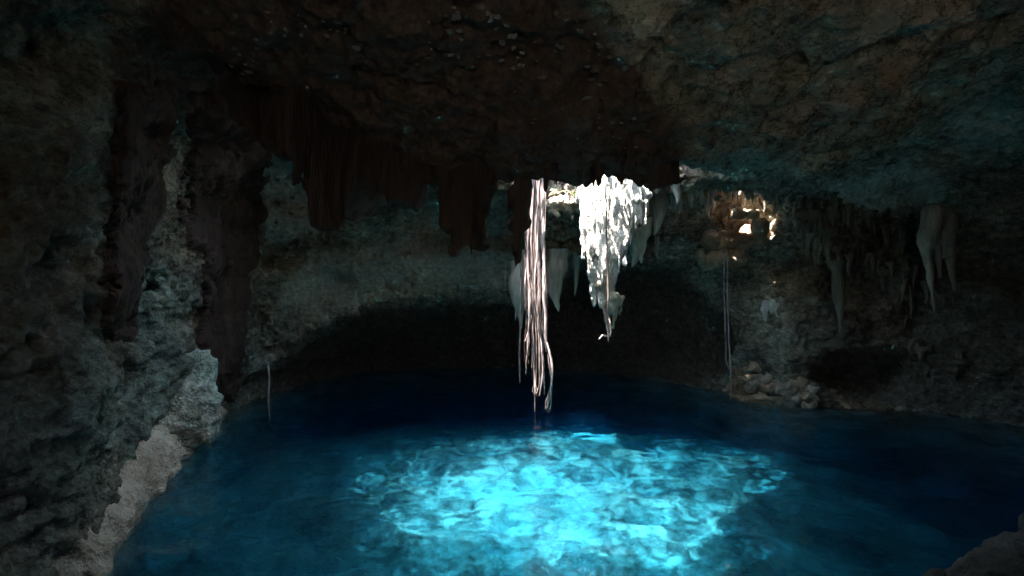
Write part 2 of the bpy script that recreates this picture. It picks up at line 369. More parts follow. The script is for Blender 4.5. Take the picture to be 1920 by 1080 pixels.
V0, Q0 = surface_nets(f, (ox, oy, oz), h)
Q0 = Q0[:, ::-1]                         # look at it from inside the hollow
V, Q, N = subdivide(V0, Q0, 2)
x, y, z = V.T
upw = np.clip(-N[:, 2], 0, 1)
d1 = fbm(x, y, z, 0.62, 3, 41); d2 = np.abs(fbm(x, y, z, 0.34, 2, 53)); d3 = vn(x / 0.13, y / 0.13, z / 0.2, 61)
d4 = np.abs(vn(x / 0.19, y / 0.19, z / 0.19, 67)); d5 = np.abs(fbm(x, y, z * 1.3, 0.75, 2, 69))
disp = 0.14 * d1 - 0.20 * (d2 - 0.25) + 0.03 * d3 - 0.09 * (d4 - 0.35) - 0.26 * (d5 - 0.25) * (0.5 + 0.5 * upw)
# bedding: thin ledges that run level round the walls
bed = np.abs(((z + 0.35 * vn(x / 2.2, y / 2.2, z / 2.2, 77)) * 1.7) % 1.0 - 0.5)
disp += (0.10 * np.clip(bed - 0.3, 0, 1)) * (1 - upw) * (z > 0)
pit = np.clip(0.35 - np.abs(fbm(x, y, z * 1.4, 0.9, 2, 81)), 0, 1)        # winding cracks and pits
disp -= 0.34 * pit * pit * 4 * np.clip(0.5 + vn(x / 2.5, y / 2.5, z / 2.5, 83), 0, 1)
disp += 0.06 * np.clip(vn(x / 0.2, y / 0.2, z / 0.2, 85), 0, 1) * upw
under = z < -0.4
disp = np.where(under, 0.16 * d1 + 0.05 * d3, disp)
VB, NB = V, N
V = V + N * disp[:, None]
N = vnormals(V, Q)
bvh = BVHTree.FromPolygons(V0.tolist(), Q0.tolist())

# stain masks worked out once per vertex: real stains, painted shade, paler patches
dp = V - CAM
yy = np.maximum(dp[:, 1], 0.3)
U = 960 + 960 * dp[:, 0] / yy; W = 540 - 960 * dp[:, 2] / yy
STREAK_A = [(215, 150), (340, 150), (318, 260), (300, 330), (285, 420), (262, 500), (248, 560), (246, 630), (214, 650), (178, 610), (184, 520), (200, 420), (205, 330)]
STREAK_B = [(345, 160), (510, 170), (498, 330), (486, 430), (470, 520), (462, 620), (444, 700), (432, 752), (405, 752), (384, 720), (364, 660), (372, 560), (384, 480), (345, 470), (340, 380), (350, 280)]
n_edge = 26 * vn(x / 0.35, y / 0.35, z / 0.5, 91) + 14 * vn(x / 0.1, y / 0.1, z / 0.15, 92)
def patch_mask(poly, soft=10.0, ok=None):
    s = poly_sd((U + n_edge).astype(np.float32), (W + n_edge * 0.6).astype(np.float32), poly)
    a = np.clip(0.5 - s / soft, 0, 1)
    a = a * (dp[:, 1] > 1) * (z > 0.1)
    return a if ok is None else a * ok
stain_shade = patch_mask([(330, -40), (1080, -60), (1180, 120), (1275, 230), (1275, 350), (900, 350), (600, 300), (520, 260), (420, 240), (300, 215), (180, 120)], 60)
recess = np.clip((dp[:, 1] - np.interp(x, [-12, -8, -4, 3, 9, 11], [23.5, 24.5, 25.4, 25.9, 25.6, 24.6])) / 0.8, 0, 1) * (z > 0.05) * (z < 7)  # shade painted into the wall colour inside the arch
stain_shade = np.maximum(stain_shade, 0.92 * recess)
stain_shade = np.maximum(stain_shade, patch_mask([(900, 225), (1080, 150), (1180, 120), (1268, 240), (1273, 352), (900, 352)], 8))
stain_shade = np.maximum(stain_shade, 0.35 * patch_mask([(-60, -40), (330, -60), (400, 240), (200, 225), (-60, 190)], 120))  # painted shade: darkens the poorly lit roof at upper left
stain_shade = np.maximum(stain_shade, 0.9 * np.maximum(patch_mask(STREAK_A, 14), patch_mask(STREAK_B, 14)))
stain_shade = np.maximum(stain_shade, 0.55 * patch_mask([(-80, 200), (190, 200), (210, 420), (190, 620), (120, 800), (60, 1000), (-80, 1100)], 110))  # left wall colour darkened in place of weaker light
stain_shade = np.maximum(stain_shade, 0.5 * patch_mask([(1480, 470), (2000, 430), (2000, 900), (1560, 800), (1500, 690)], 90))  # darker brown tone over the lower right wall
pale = patch_mask([(1560, 345), (1680, 300), (1790, 330), (1760, 385), (1640, 410), (1560, 400)], 20) * 0.8
pale = np.maximum(pale, 0.55 * patch_mask([(1780, 190), (1880, 190), (1920, 270), (1800, 300)], 40))
pale = np.maximum(pale, 0.42 * patch_mask([(560, 480), (700, 440), (840, 410), (960, 420), (950, 530), (800, 540), (640, 570), (530, 560)], 50))
pale = np.maximum(pale, 0.5 * patch_mask([(500, 290), (590, 280), (590, 430), (500, 440)], 20))

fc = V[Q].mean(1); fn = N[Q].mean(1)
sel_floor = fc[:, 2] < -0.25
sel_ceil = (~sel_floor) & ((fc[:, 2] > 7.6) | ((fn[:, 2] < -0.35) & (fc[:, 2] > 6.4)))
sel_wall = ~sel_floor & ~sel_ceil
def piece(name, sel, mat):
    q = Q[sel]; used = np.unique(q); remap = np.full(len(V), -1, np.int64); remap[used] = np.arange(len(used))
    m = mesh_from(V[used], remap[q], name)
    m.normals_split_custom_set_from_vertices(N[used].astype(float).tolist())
    ca = m.color_attributes.new('stain_shade', 'FLOAT_COLOR', 'POINT')
    c = np.zeros((len(used), 4), np.float32); c[:, 0] = stain_shade[used]; c[:, 1] = pale[used]; c[:, 3] = 1
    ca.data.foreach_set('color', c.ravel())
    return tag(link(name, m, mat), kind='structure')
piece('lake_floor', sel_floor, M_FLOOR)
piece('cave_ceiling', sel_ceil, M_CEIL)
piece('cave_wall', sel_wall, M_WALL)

gm = mesh_from(np.array([(-60, -5.6, 3.3), (60, -5.6, 3.3), (60, -90, 3.3), (-60, -90, 3.3)]), np.array([[0, 3, 2, 1]]), 'ground', False)
tag(link('ground', gm, M_GROUND), kind='structure')         # unseen ground outside the entrance, added to bounce sunlight inside

# ------------------------------------------------------------------ the water: one closed body with a rippled top
def build_water():
    s = 0.08
    xs = np.arange(-14, 22.01, s); ys = np.arange(0.5, 34.51, s); nx, ny = len(xs), len(ys)
    A, B = np.meshgrid(xs, ys, indexing='ij')
    A2, B2 = A + 0.25 * vn(A / 0.9, B / 0.9, 0 * A, 104), B + 0.25 * vn(A / 0.9, B / 0.9, 0 * A, 105)
    zt = (0.034 * vn(A2 / 1.2 + 3, B2 / 0.85, 0 * A, 101) + 0.024 * vn(A2 / 0.6, B2 / 0.42, 0 * A + 2, 102) + 0.010 * vn(A2 / 0.3, B2 / 0.22, 0 * A + 4, 103))
    zt *= 0.62 + 0.38 * np.exp(-((A - 1) / 9) ** 2 - ((B - 12) / 7) ** 2)
    Vt = np.stack([A, B, zt], -1).reshape(-1, 3)
    i = np.arange(nx * ny).reshape(nx, ny)
    q = np.stack([i[:-1, :-1], i[1:, :-1], i[1:, 1:], i[:-1, 1:]], -1).reshape(-1, 4)
    ring = np.concatenate([i[:-1, 0], i[-1, :-1], i[1:, -1][::-1], i[0, 1:][::-1]])
    n0 = len(Vt); low = Vt[ring].copy(); low[:, 2] = -11.6
    m0 = np.arange(len(ring)); nxt = np.roll(m0, -1)
    side = np.stack([ring[nxt], ring, n0 + m0, n0 + nxt], 1)
    # the bottom: a fan of quads
    ctr = np.array([[4.0, 16.5, -11.6]]); k = n0 + len(ring)
    Vt = np.concatenate([Vt, low, ctr])
    me = bpy.data.meshes.new('water')
    faces = q.tolist() + side.tolist() + [[k, n0 + b, n0 + a] for a, b in zip(m0.tolist(), nxt.tolist())]
    me.from_pydata(Vt.tolist(), [], faces); me.update()
    sm = np.zeros(len(me.polygons), bool); sm[:len(q)] = True
    me.polygons.foreach_set('use_smooth', sm)
    tag(link('water', me, M_WATER), kind='structure')
build_water()

# ------------------------------------------------------------------ rock builders
def field_rock(fn, lo, hi, vox, rough=(0.05, 0.3), fine=(0.015, 0.09), sub=0, seed=0, zstretch=0.5):
    """a rock grown from a distance field fn(X, Y, Z); flutes and knobs are pushed out along its normals"""
    ax = [np.arange(lo[i] - 2 * vox, hi[i] + 3 * vox, vox, dtype=np.float32) for i in range(3)]
    A, B, C = np.meshgrid(*ax, indexing='ij')
    g = fn(A, B, C) + rough[0] * fbm(A, B, C * zstretch, rough[1], 2, seed)
    v, q = surface_nets(g.astype(np.float32), (ax[0][0], ax[1][0], ax[2][0]), vox)
    if sub: v, q, n = subdivide(v, q, sub)
    else: n = vnormals(v, q)
    dsp = fine[0] * fbm(v[:, 0], v[:, 1], v[:, 2] * zstretch, fine[1], 2, seed + 5)
    return v + n * dsp[:, None], q

def cone_sd(A, B, C, p, q, r0, r1):
    """tapered rod from p to q"""
    p = np.asarray(p, float); q = np.asarray(q, float); e = q - p; L2 = float(e @ e)
    t = np.clip(((A - p[0]) * e[0] + (B - p[1]) * e[1] + (C - p[2]) * e[2]) / L2, 0, 1)
    dx, dy, dz = A - p[0] - e[0] * t, B - p[1] - e[1] * t, C - p[2] - e[2] * t
    return np.sqrt(dx * dx + dy * dy + dz * dz) - (r0 + (r1 - r0) * t)

def rods(rs, k=0.06):
    def fn(A, B, C):
        g = None
        for (p, q, r0, r1) in rs:
            s = cone_sd(A, B, C, p, q, r0, r1); g = s if g is None else smin(g, s, k)
        return g
    P_ = np.array([r[0] for r in rs] + [r[1] for r in rs]); m = max(max(r[2], r[3]) for r in rs) + 0.15
    return fn, P_.min(0) - m, P_.max(0) + m

def rock_obj(name, fn, lo, hi, vox, mat, parent=None, **kw):
    v, q = field_rock(fn, lo, hi, vox, **kw)
    base = np.array(parent.location) if parent is not None else np.array([(lo[0] + hi[0]) / 2, (lo[1] + hi[1]) / 2, hi[2]])
    o = link(name, mesh_from(v - base, q, name), mat, parent)
    if parent is None: o.location = base
    return o

def blob(c, r, rot=0):
    """a boulder: a squashed, faceted ball"""
    c = np.asarray(c, float); r = np.asarray(r, float); cs, sn = math.cos(rot), math.sin(rot)
    def fn(A, B, C):
        a, b, d = A - c[0], B - c[1], C - c[2]
        a, b = a * cs + b * sn, -a * sn + b * cs
        g = (np.sqrt((a / r[0]) ** 2 + (b / r[1]) ** 2 + (d / r[2]) ** 2) - 1) * r.min()
        box = np.maximum(np.maximum(np.abs(a) - r[0] * 0.86, np.abs(b) - r[1] * 0.86), np.abs(d) - r[2] * 0.8)
        return np.maximum(g, box)
    m = r.max() + 0.1
    return fn, c - m, c + m

# ------------------------------------------------------------------ dark flowstone curtains hanging from the roof
def curtain(outline, d, thick, label, seed, mat=M_STAIN, group='dark flowstone curtains'):
    pts = np.array([P(u, v, d) for u, v in outline]); poly = pts[:, [0, 2]]
    def fn(A, B, C):
        wob = 0.12 * vn(A / 0.30, B * 0, C / 0.4, seed) + 0.10 * vn(A / 0.11, B * 0, C / 0.25, seed + 1)
        s = poly_sd(A[:, 0, :] + wob[:, 0, :], C[:, 0, :] + 1.1 * wob[:, 0, :], poly)[:, None, :]
        depth = np.abs(B - d - 0.5 * vn(A / 1.4, 0 * B, C / 5, seed + 2)) - thick * (0.9 + 0.75 * vn(A / 0.40, 0 * B, C / 3.0, seed + 3) + 0.35 * vn(A / 0.15, 0 * B, C / 1.5, seed + 4)) * np.clip(0.35 + 0.9 * (C - poly[:, 1].min()) / 1.6, 0.35, 1.5)
        return smax(s + 0 * B, depth, 0.12)
    lo = np.array([poly[:, 0].min() - 0.3, d - thick * 1.3 - 0.6, poly[:, 1].min() - 0.3])
    hi = np.array([poly[:, 0].max() + 0.3, d + thick * 1.3 + 0.6, poly[:, 1].max() + 0.1])
    o = rock_obj('flowstone_curtain', fn, lo, hi, 0.07, mat, rough=(0.10, 0.25), fine=(0.03, 0.1), seed=seed, zstretch=0.22)
    return tag(o, label, 'flowstone', group)
curtain([(470, 130), (930, 120), (960, 180), (912, 380), (908, 470), (888, 478), (876, 500), (866, 478), (838, 465), (828, 420), (818, 345), (790, 330), (780, 385), (745, 378), (725, 355), (690, 372), (670, 400), (655, 398), (652, 436), (612, 438), (598, 448), (593, 380), (594, 325), (575, 296), (540, 282), (505, 286), (488, 240)],
        9.6, 0.50, 'wide dark brown flowstone curtain with two hanging lobes in front of the pale rock band', 201)
curtain([(955, 230), (1002, 230), (1000, 350), (988, 400), (984, 440), (978, 484), (970, 494), (962, 470), (960, 380)], 9.7, 0.28,
        'narrow dark flowstone curtain just left of the sunlit roots', 211)

curtain([(1060, 180), (1270, 190), (1274, 300), (1271, 350), (1245, 344), (1225, 352), (1200, 340), (1150, 338), (1100, 335), (1062, 300)], 9.6, 0.3,
        'dark brown flowstone block forming the near lip above the white stalactite', 241)

def streak(outline, thick, label, seed):
    """a flowstone sheet that clings to the cave wall and stands a little proud of it"""
    ne = 16 * vn(x / 0.6, y / 0.6, z / 0.9, seed) + 5 * vn(x / 0.25, y / 0.25, z / 0.3, seed + 2)
    s_ = poly_sd((U + ne).astype(np.float32), (W + 0.5 * ne).astype(np.float32), outline)
    s_ = np.where((dp[:, 1] > 1) & (z > 0.1), s_, 99.0)
    sel = (s_[Q] < 0).all(1)
    q = Q[sel]; used = np.unique(q); rm = np.full(len(V), -1, np.int64); rm[used] = np.arange(len(used))
    prof = np.clip(-s_[used] / 9.0, 0, 1) ** 0.6
    flute = 0.75 + 0.35 * vn(x[used] / 0.4, y[used] / 0.4, z[used] / 3.0, seed) + 0.2 * vn(x[used] / 0.14, y[used] / 0.14, z[used] / 1.5, seed + 1)
    v = VB[used] + NB[used] * (prof * (0.55 * np.clip(disp[used], -0.2, 0.3) + thick * flute + 0.08) + (1 - prof) * (disp[used] - 0.22))[:, None]
    base = v.mean(0); o = link('flowstone_streak', mesh_from(v - base, rm[q], 'flowstone_streak'), M_STREAK); o.location = base
    return tag(o, label, 'flowstone', 'dark flowstone streaks on the left wall')
streak(STREAK_A,
       0.14, 'leftmost tall dark brown flowstone streak down the cave wall', 221)
streak(STREAK_B,
       0.17, 'tallest dark brown flowstone streak reaching down beside the pale shore boulder', 231)

# ------------------------------------------------------------------ the big sunlit stalactite in the roof opening
D = 19.7
big = empty('sunlit_stalactite', P(1145, 360, D))
tag(big, 'huge white sunlit stalactite hanging in the middle of the roof opening', 'stalactite')
rs = [(P(u_, 372 + .05 * abs(u_ - 1140), D - .15), P(u_ + 2, 318, D + 1.1), 0.25, 0.30) for u_ in (1094, 1108, 1122, 1136, 1150, 1164, 1178, 1192)] + [(P(1138, 350, D), P(1138, 470, D - .65), 0.66, 0.60), (P(1138, 470, D - .65), P(1138, 545, D - .95), 0.58, 0.26),
      (P(1108, 356, D - .1), P(1118, 470, D - .75), 0.4, 0.24), (P(1174, 356, D + .1), P(1160, 470, D - .6), 0.45, 0.3),
      (P(1160, 470, D - .6), P(1150, 500, D - .8), 0.28, 0.2), (P(1125, 500, D - .9), P(1130, 570, D - 1.1), 0.24, 0.14), (P(1092, 360, D), P(1104, 400, D), 0.22, 0.09)]
for k in range(110):
    u = random.uniform(1090, 1182); v0 = random.uniform(345, 450); L = random.uniform(40, 120)
    dd = D - 0.62 - 0.0062 * (v0 - 345) + 0.5 * abs(u - 1137) / 45 + random.uniform(-.1, .1)
    rs.append((P(u, v0, dd), P(u + random.uniform(-2, 2), min(v0 + L, 540 - abs(u - 1137) * 1.3), dd - 0.006 * L), random.uniform(.05, .085), random.uniform(.02, .04)))
fn, lo, hi = rods(rs, 0.035); rock_obj('trunk', fn, lo, hi, 0.036, M_PALE, big, rough=(0.08, 0.20), fine=(0.03, 0.07), seed=301, zstretch=0.35)
rs = []
for k in range(44):
    u = random.uniform(1166, 1216); v0 = random.uniform(360, 385); L = random.uniform(28, 66) * (1 - 0.35 * abs(u - 1192) / 24)
    dd = D + random.uniform(-.3, .35)
    rs.append((P(u, v0, dd), P(u + random.uniform(-2, 1), v0 + L, dd), random.uniform(.06, .11), random.uniform(.015, .035)))
rs.append((P(1165, 345, D), P(1214, 366, D), 0.34, 0.2))
rs.append((P(1183, 380, D), P(1184, 446, D), 0.17, 0.05))
fn, lo, hi = rods(rs, 0.05); rock_obj('drapery', fn, lo, hi, 0.04, M_PALE, big, rough=(0.06, 0.16), fine=(0.025, 0.07), seed=311)
rs = [(P(1108, 415, D - .8), P(1107, 480, D - .8), .15, .13)]
for v, r in ((487, .17), (500, .14), (512, .18), (524, .15), (536, .16), (548, .13), (560, .10)): rs.append((P(1109 + (v - 487) * .06, v, D - .8), P(1110 + (v - 487) * .06, v + 8, D - .8), r, r * .75))
rs.append((P(1113, 560, D - .8), P(1114, 574, D - .8), .09, .03))
fn, lo, hi = rods(rs, 0.05); rock_obj('side_column', fn, lo, hi, 0.04, M_PALE, big, rough=(0.05, 0.2), fine=(0.025, 0.07), seed=321)
rs = [(P(1128, 535, D - 1.0), P(1138, 555, D - 1.0), .27, .27), (P(1140, 556, D - 1.0), P(1168, 556, D - 1.0), .16, .07), (P(1150, 560, D - 1.1), P(1152, 585, D - 1.1), .27, .14),
      (P(1165, 560, D - 1.0), P(1163, 590, D - 1.0), .10, .04), (P(1138, 575, D - 1.0), P(1142, 618, D - 1.0), .17, .07), (P(1152, 585, D - 1.0), P(1150, 616, D - 1.0), .13, .04)]
fn, lo, hi = rods(rs, 0.06); rock_obj('tip', fn, lo, hi, 0.038, M_GREY, big, rough=(0.07, 0.18), fine=(0.03, 0.07), seed=331)

fn, lo, hi = rods([(P(1018, 386, 20.6), P(1060, 380, 20.5), .26, .3), (P(1060, 380, 20.5), P(1100, 388, 20.4), .3, .24), (P(1035, 395, 20.5), P(1050, 405, 20.5), .18, .08), (P(1070, 392, 20.4), P(1074, 412, 20.4), .16, .05)], .12)
tag(rock_obj('rim_rock', fn, lo, hi, .045, M_TAN2, rough=(.14, .35), fine=(.05, .12), seed=341, zstretch=1), 'tan rim rock lit between the hanging roots and the white stalactite', 'rock')

# ------------------------------------------------------------------ roots
def tube(path, radii, sides=7, rough=0.15, seed=0, step=0.12):
    """a knobbly root through the given points"""
    p = np.array(path, float); r = np.array(radii, float)
    # resample smoothly
    seg = np.linalg.norm(np.diff(p, axis=0), axis=1); s = np.concatenate([[0], np.cumsum(seg)]); n = max(4, int(s[-1] / step))
    t = np.linspace(0, s[-1], n)
    def cr(vals):
        m = np.gradient(vals, s, axis=0); i = np.clip(np.searchsorted(s, t, side='right') - 1, 0, len(s) - 2)
        hh = s[i + 1] - s[i]; q = (t - s[i]) / hh
        if vals.ndim == 2: q = q[:, None]; hh = hh[:, None]
        return (2 * q ** 3 - 3 * q ** 2 + 1) * vals[i] + (q ** 3 - 2 * q ** 2 + q) * hh * m[i] + (-2 * q ** 3 + 3 * q ** 2) * vals[i + 1] + (q ** 3 - q ** 2) * hh * m[i + 1]
    c = cr(p); rad = np.maximum(np.interp(t, s, r), 0.003)
    c[:, 0] += 0.35 * rad * vn(t * 1.7, seed + 0.5, 0.2, 7); c[:, 1] += 0.35 * rad * vn(t * 1.7, seed + 9.5, 0.7, 8)
    T = np.gradient(c, axis=0); T /= np.linalg.norm(T, axis=1)[:, None] + 1e-9
    a = np.cross(T, [0.2, 1, 0.1]); a /= np.linalg.norm(a, axis=1)[:, None]; b = np.cross(T, a)
    th = np.arange(sides) / sides * 2 * math.pi
    ring = rad[:, None] * (1 + rough * vn(t[:, None] * 3.1, np.cos(th)[None] * 1.7 + seed, np.sin(th)[None] * 1.7, 9) + 0.5 * rough * vn(t[:, None] * 9, th[None] * 2, seed, 10))
    Vv = c[:, None, :] + ring[:, :, None] * (np.cos(th)[None, :, None] * a[:, None, :] + np.sin(th)[None, :, None] * b[:, None, :])
    i = np.arange(n * sides).reshape(n, sides); j = np.roll(i, -1, 1)
    q = np.stack([i[:-1], j[:-1], j[1:], i[1:]], -1).reshape(-1, 4)
    return Vv.reshape(-1, 3), q

DR = 20.3
def root_obj(path, radii, mat=M_ROOT, parent=None, name='root', seed=0, **kw):
    v, q = tube(path, radii, seed=seed, **kw)
    base = np.array(parent.location) if parent is not None else v[0].copy()
    o = link(name, mesh_from(v - base, q, name), mat, parent)
    if parent is None: o.location = base
    return o
bundle = empty('root_bundle', P(1008, 330, DR))
tag(bundle, 'thick bundle of sunlit hanging tree roots reaching down to the water', 'roots')
def R_(pts, rad, k, dd=0.0):
    return root_obj([P(u + (1.2 * math.sin(k * 2.1 + i * 2.3) if 1 < i else 0), v, DR + dd + 0.07 * math.sin(i * 1.3 + k)) for i, (u, v) in enumerate(pts)], [q * (0.85 if k == 1 else 0.56) for q in rad],
                    (M_ROOT, M_ROOTM, M_ROOTM, M_ROOTD)[k % 4] if k > 2 else M_ROOT, bundle, seed=k * 3.7, rough=0.22)
TOPV = 315
R_([(1016, TOPV), (1017, 400), (1019, 500), (1022, 600), (1025, 660)], [.10, .10, .095, .085, .05], 1, -.05)
R_([(1010, TOPV), (1009, 400), (1007, 470), (1004, 540), (1010, 600), (1025, 645), (1035, 680), (1034, 710), (1030, 740), (1027, 765)], [.08, .08, .07, .075, .085, .085, .085, .07, .07, .04], 2, -.12)
R_([(1005, TOPV), (1003, 420), (1000, 520), (1003, 600), (1006, 680), (1004, 740)], [.08, .08, .07, .06, .05, .03], 3)
R_([(1000, TOPV), (996, 430), (993, 520), (992, 600), (988, 680)], [.06, .07, .06, .05, .02], 4, -.05)
R_([(994, TOPV), (988, 420), (987, 470), (986, 560), (990, 620), (984, 640)], [.05, .065, .06, .055, .04, .015], 5, -.1)
R_([(1012, TOPV), (1012, 440), (1013, 540), (1014, 640), (1017, 700), (1013, 742)], [.07, .07, .07, .07, .07, .04], 6, .06)
R_([(1007, TOPV), (1010, 450), (1012, 540), (1011, 620), (1013, 680), (1010, 725), (1006, 742)], [.07, .06, .06, .05, .08, .06, .03], 7, -.15)
R_([(1003, TOPV), (1005, 480), (1001, 560), (1000, 640), (1001, 710), (1003, 772)], [.06, .06, .05, .05, .05, .02], 8, .1)
R_([(998, TOPV), (999, 460), (1004, 550), (1011, 620), (1020, 690), (1022, 740)], [.05, .05, .05, .045, .045, .02], 9, .04)
R_([(1027, 650), (1030, 690), (1034, 720), (1029, 752), (1020, 770)], [.03, .06, .065, .06, .03], 10, .0)
R_([(1030, 735), (1024, 755), (1026, 772)], [.05, .055, .03], 11, -.05)
R_([(1033, 735), (1033, 758), (1030, 774)], [.035, .04, .025], 12, -.1)
R_([(996, TOPV), (992, 450), (996, 540), (1000, 600), (998, 690)], [.04, .045, .04, .035, .015], 13, .1)
R_([(1014, TOPV), (1021, 450), (1023, 540), (1026, 610), (1024, 660)], [.04, .04, .04, .03, .015], 14, .08)
for k in range(26):
    u = random.uniform(984, 1020); e = random.uniform(520, 730)
    R_([(u + 5, TOPV + 20), (u + random.uniform(-3, 3), 450), (u + random.uniform(-3, 5), (450 + e) / 2), (u + random.uniform(-2, 8), e)],
       [.03, .03, .025, .008], 20 + k, random.uniform(-.2, .15))
for k in range(22):
    u = random.uniform(986, 1026); v0 = random.uniform(430, 600)
    R_([(u, v0), (u + random.uniform(-7, 7), v0 + 30), (u + random.uniform(-10, 10), v0 + random.uniform(50, 110))], [.016, .013, .006], 80 + k, random.uniform(-.25, .2))
for k in range(10):    # frayed rootlets at the two lower ends
    u, v = (1003, 728) if k < 5 else (1026, 755)
    R_([(u, v - 8), (u + random.uniform(-6, 6), v + 4), (u + random.uniform(-9, 9), v + random.uniform(10, 18))], [.015, .014, .005], 50 + k, random.uniform(-.15, .15))

def single_root(pts, d, r, label, group=None, mat=M_ROOTD, k=0, cat='root'):
    rr = [r] * (len(pts) - 1) + [r * 0.4]
    return tag(root_obj([P(u, v, d) for u, v in pts], rr, mat, name='hanging_root', seed=k, rough=0.25, step=0.15), label, cat, group)
single_root([(978, 470), (976, 560), (975, 640), (974, 690), (975, 718)], 21.5, .04, 'thin pale root hanging alone left of the root bundle', k=1, mat=M_ROOT)
single_root([(1364, 480), (1364, 560), (1367, 640), (1370, 690), (1369, 752)], 22.4, .03, 'long thin root reaching the water below the small roof shafts', 'thin roots by the right wall', M_ROOT, 2)
single_root([(1357, 478), (1358, 560), (1361, 640), (1363, 680), (1369, 695)], 22.4, .03, 'shorter thin root joining the long one by the right wall', 'thin roots by the right wall', M_ROOT, 3)
single_root([(502, 684), (505, 715), (503, 750), (506, 784)], 19.6, .035, 'short pale root dangling into the water near the left shore', k=4, mat=M_ROOT)
single_root([(1136, 350), (1137, 420), (1139, 500), (1140, 560), (1139, 600), (1141, 640)], D - 1.75, .035, 'dark rope-like root hanging straight in front of the white stalactite', k=5)
single_root([(1141, 560), (1131, 572), (1133, 588), (1142, 600), (1141, 632), (1131, 628), (1123, 636)], D - 1.6, .03, 'curled rootlet looping below the tip of the white stalactite', k=6, mat=M_ROOT)

# ------------------------------------------------------------------ smaller stalactites
def stal_mesh(n, seed, bend=0.11, fat=0.16):
    """one stalactite of length 1 from its root at the origin, knobbly and fluted"""
    k, sd = 13, 9
    t = np.linspace(0, 1, k); th = np.arange(sd) / sd * 2 * math.pi
    r = fat * (1.15 * (1 - t) ** 1.1 + 0.14) * (1 + 0.38 * vn(t * 6, seed, 0.3, 3)); r[-1] = 0.008
    rr = r[:, None] * (1 + 0.55 * vn(np.cos(th)[None] * 1.6, np.sin(th)[None] * 1.6, t[:, None] * 1.5 + seed, 4))
    cx = bend * vn(t * 1.7, seed * 1.3, 2.2, 5); cyy = bend * vn(t * 1.7, seed * 2.1, 5.2, 6)
    vv = np.stack([rr * np.cos(th) + (cx - cx[0])[:, None], rr * np.sin(th) + (cyy - cyy[0])[:, None], -t[:, None] + 0 * rr], -1).reshape(-1, 3)
    i = np.arange(k * sd).reshape(k, sd); j = np.roll(i, -1, 1)
    return mesh_from(vv, np.stack([i[:-1], i[1:], j[1:], j[:-1]], -1).reshape(-1, 4), 'stalactite')
ST = {}
for nm, mt in (('pale', M_PALE), ('grey', M_GREY), ('brown', M_BROWN), ('dark', M_STAIN), ('dim', M_DIM)):
    ST[nm] = []
    for k in range(7):
        m_ = stal_mesh(nm, k * 7.7 + len(ST) * 3, fat=(0.13, 0.17, 0.21, 0.12, 0.25, 0.15, 0.19)[k]); m_.materials.append(mt); ST[nm].append(m_)
def nodule_mesh(seed):
    k, sd = 6, 8
    ph = np.linspace(0.05, 0.97, k) * math.pi; th = np.arange(sd) / sd * 2 * math.pi
    d_ = np.stack([np.sin(ph)[:, None] * np.cos(th), np.sin(ph)[:, None] * np.sin(th), np.cos(ph)[:, None] + 0 * th], -1)
    r = 1 + 0.85 * vn(d_[..., 0] * 1.5 + seed, d_[..., 1] * 1.5, d_[..., 2] * 1.5, 12)
    vv = (d_ * r[..., None] * np.array([1, .75, .55])).reshape(-1, 3)
    i = np.arange(k * sd).reshape(k, sd); j = np.roll(i, -1, 1)
    return mesh_from(vv, np.stack([i[:-1], i[1:], j[1:], j[:-1]], -1).reshape(-1, 4), 'nodule')
ST['nodule'] = [nodule_mesh(q * 3.3) for q in range(7)]
for q, m_ in enumerate(ST['nodule']): m_.materials.append((M_PALE, M_GREY, M_DIM)[q % 3])
def hang(p, L, kind, label, group, fat=1.0, name='stalactite', cat='stalactite'):
    o = bpy.data.objects.new(name, random.choice(ST[kind])); COL.objects.link(o)
    o.location = p; o.scale = (L * fat, L * fat, L); o.rotation_euler = (random.uniform(-.05, .05), random.uniform(-.05, .05), random.uniform(0, 6.28))
    return tag(o, label, cat, group)
def cast(u, v):
    dirv = Vector(((u - 960) / 960, 1, (540 - v) / 960)).normalized()
    loc, nor, idx_, dist = bvh.ray_cast(Vector(CAM), dirv)
    return loc
def fringe(region, count, Lr, kind, label, group, fat=(0.8, 1.3), rise=0.25, name='stalactite', cat='stalactite'):
    us = [p[0] for p in region]; vs = [p[1] for p in region]; made = 0; guard = 0
    while made < count and guard < count * 30:
        guard += 1
        u, v = random.uniform(min(us), max(us)), random.uniform(min(vs), max(vs))
        if poly_sd(np.array([u], np.float32), np.array([v], np.float32), region)[0] > 0: continue
        c = cast(u, v)
        if c is None: continue
        L = random.uniform(*Lr)
        to = (Vector(CAM) - c).normalized()
        size = ('short', 'middling', 'long')[min(2, int(3 * (L - Lr[0]) / (Lr[1] - Lr[0] + 1e-6)))]
        place = ('near left end', 'left of middle', 'right of middle', 'near right end')[min(3, int(4 * (u - min(us)) / (max(us) - min(us))))]
        if kind == 'nodule': size = {'short': 'small', 'middling': 'middling', 'long': 'large'}[size]
        place += (', top row', ', middle row', ', bottom row')[min(2, int(3 * (v - min(vs)) / (max(vs) - min(vs))))]
        hang(c + to * (0.02 if kind == 'nodule' else 0.08) + Vector((0, 0, rise * L)), L, kind, size + ' ' + label + ', ' + place, group, random.uniform(*fat), name, cat); made += 1
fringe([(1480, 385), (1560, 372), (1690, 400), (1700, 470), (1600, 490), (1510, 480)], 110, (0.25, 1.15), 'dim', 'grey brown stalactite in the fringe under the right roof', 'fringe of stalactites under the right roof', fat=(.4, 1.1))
fringe([(1225, 355), (1345, 355), (1345, 392), (1225, 385)], 26, (0.3, 0.9), 'pale', 'pale stalactite in the row right of the opening', 'pale stalactites along the roof edge')
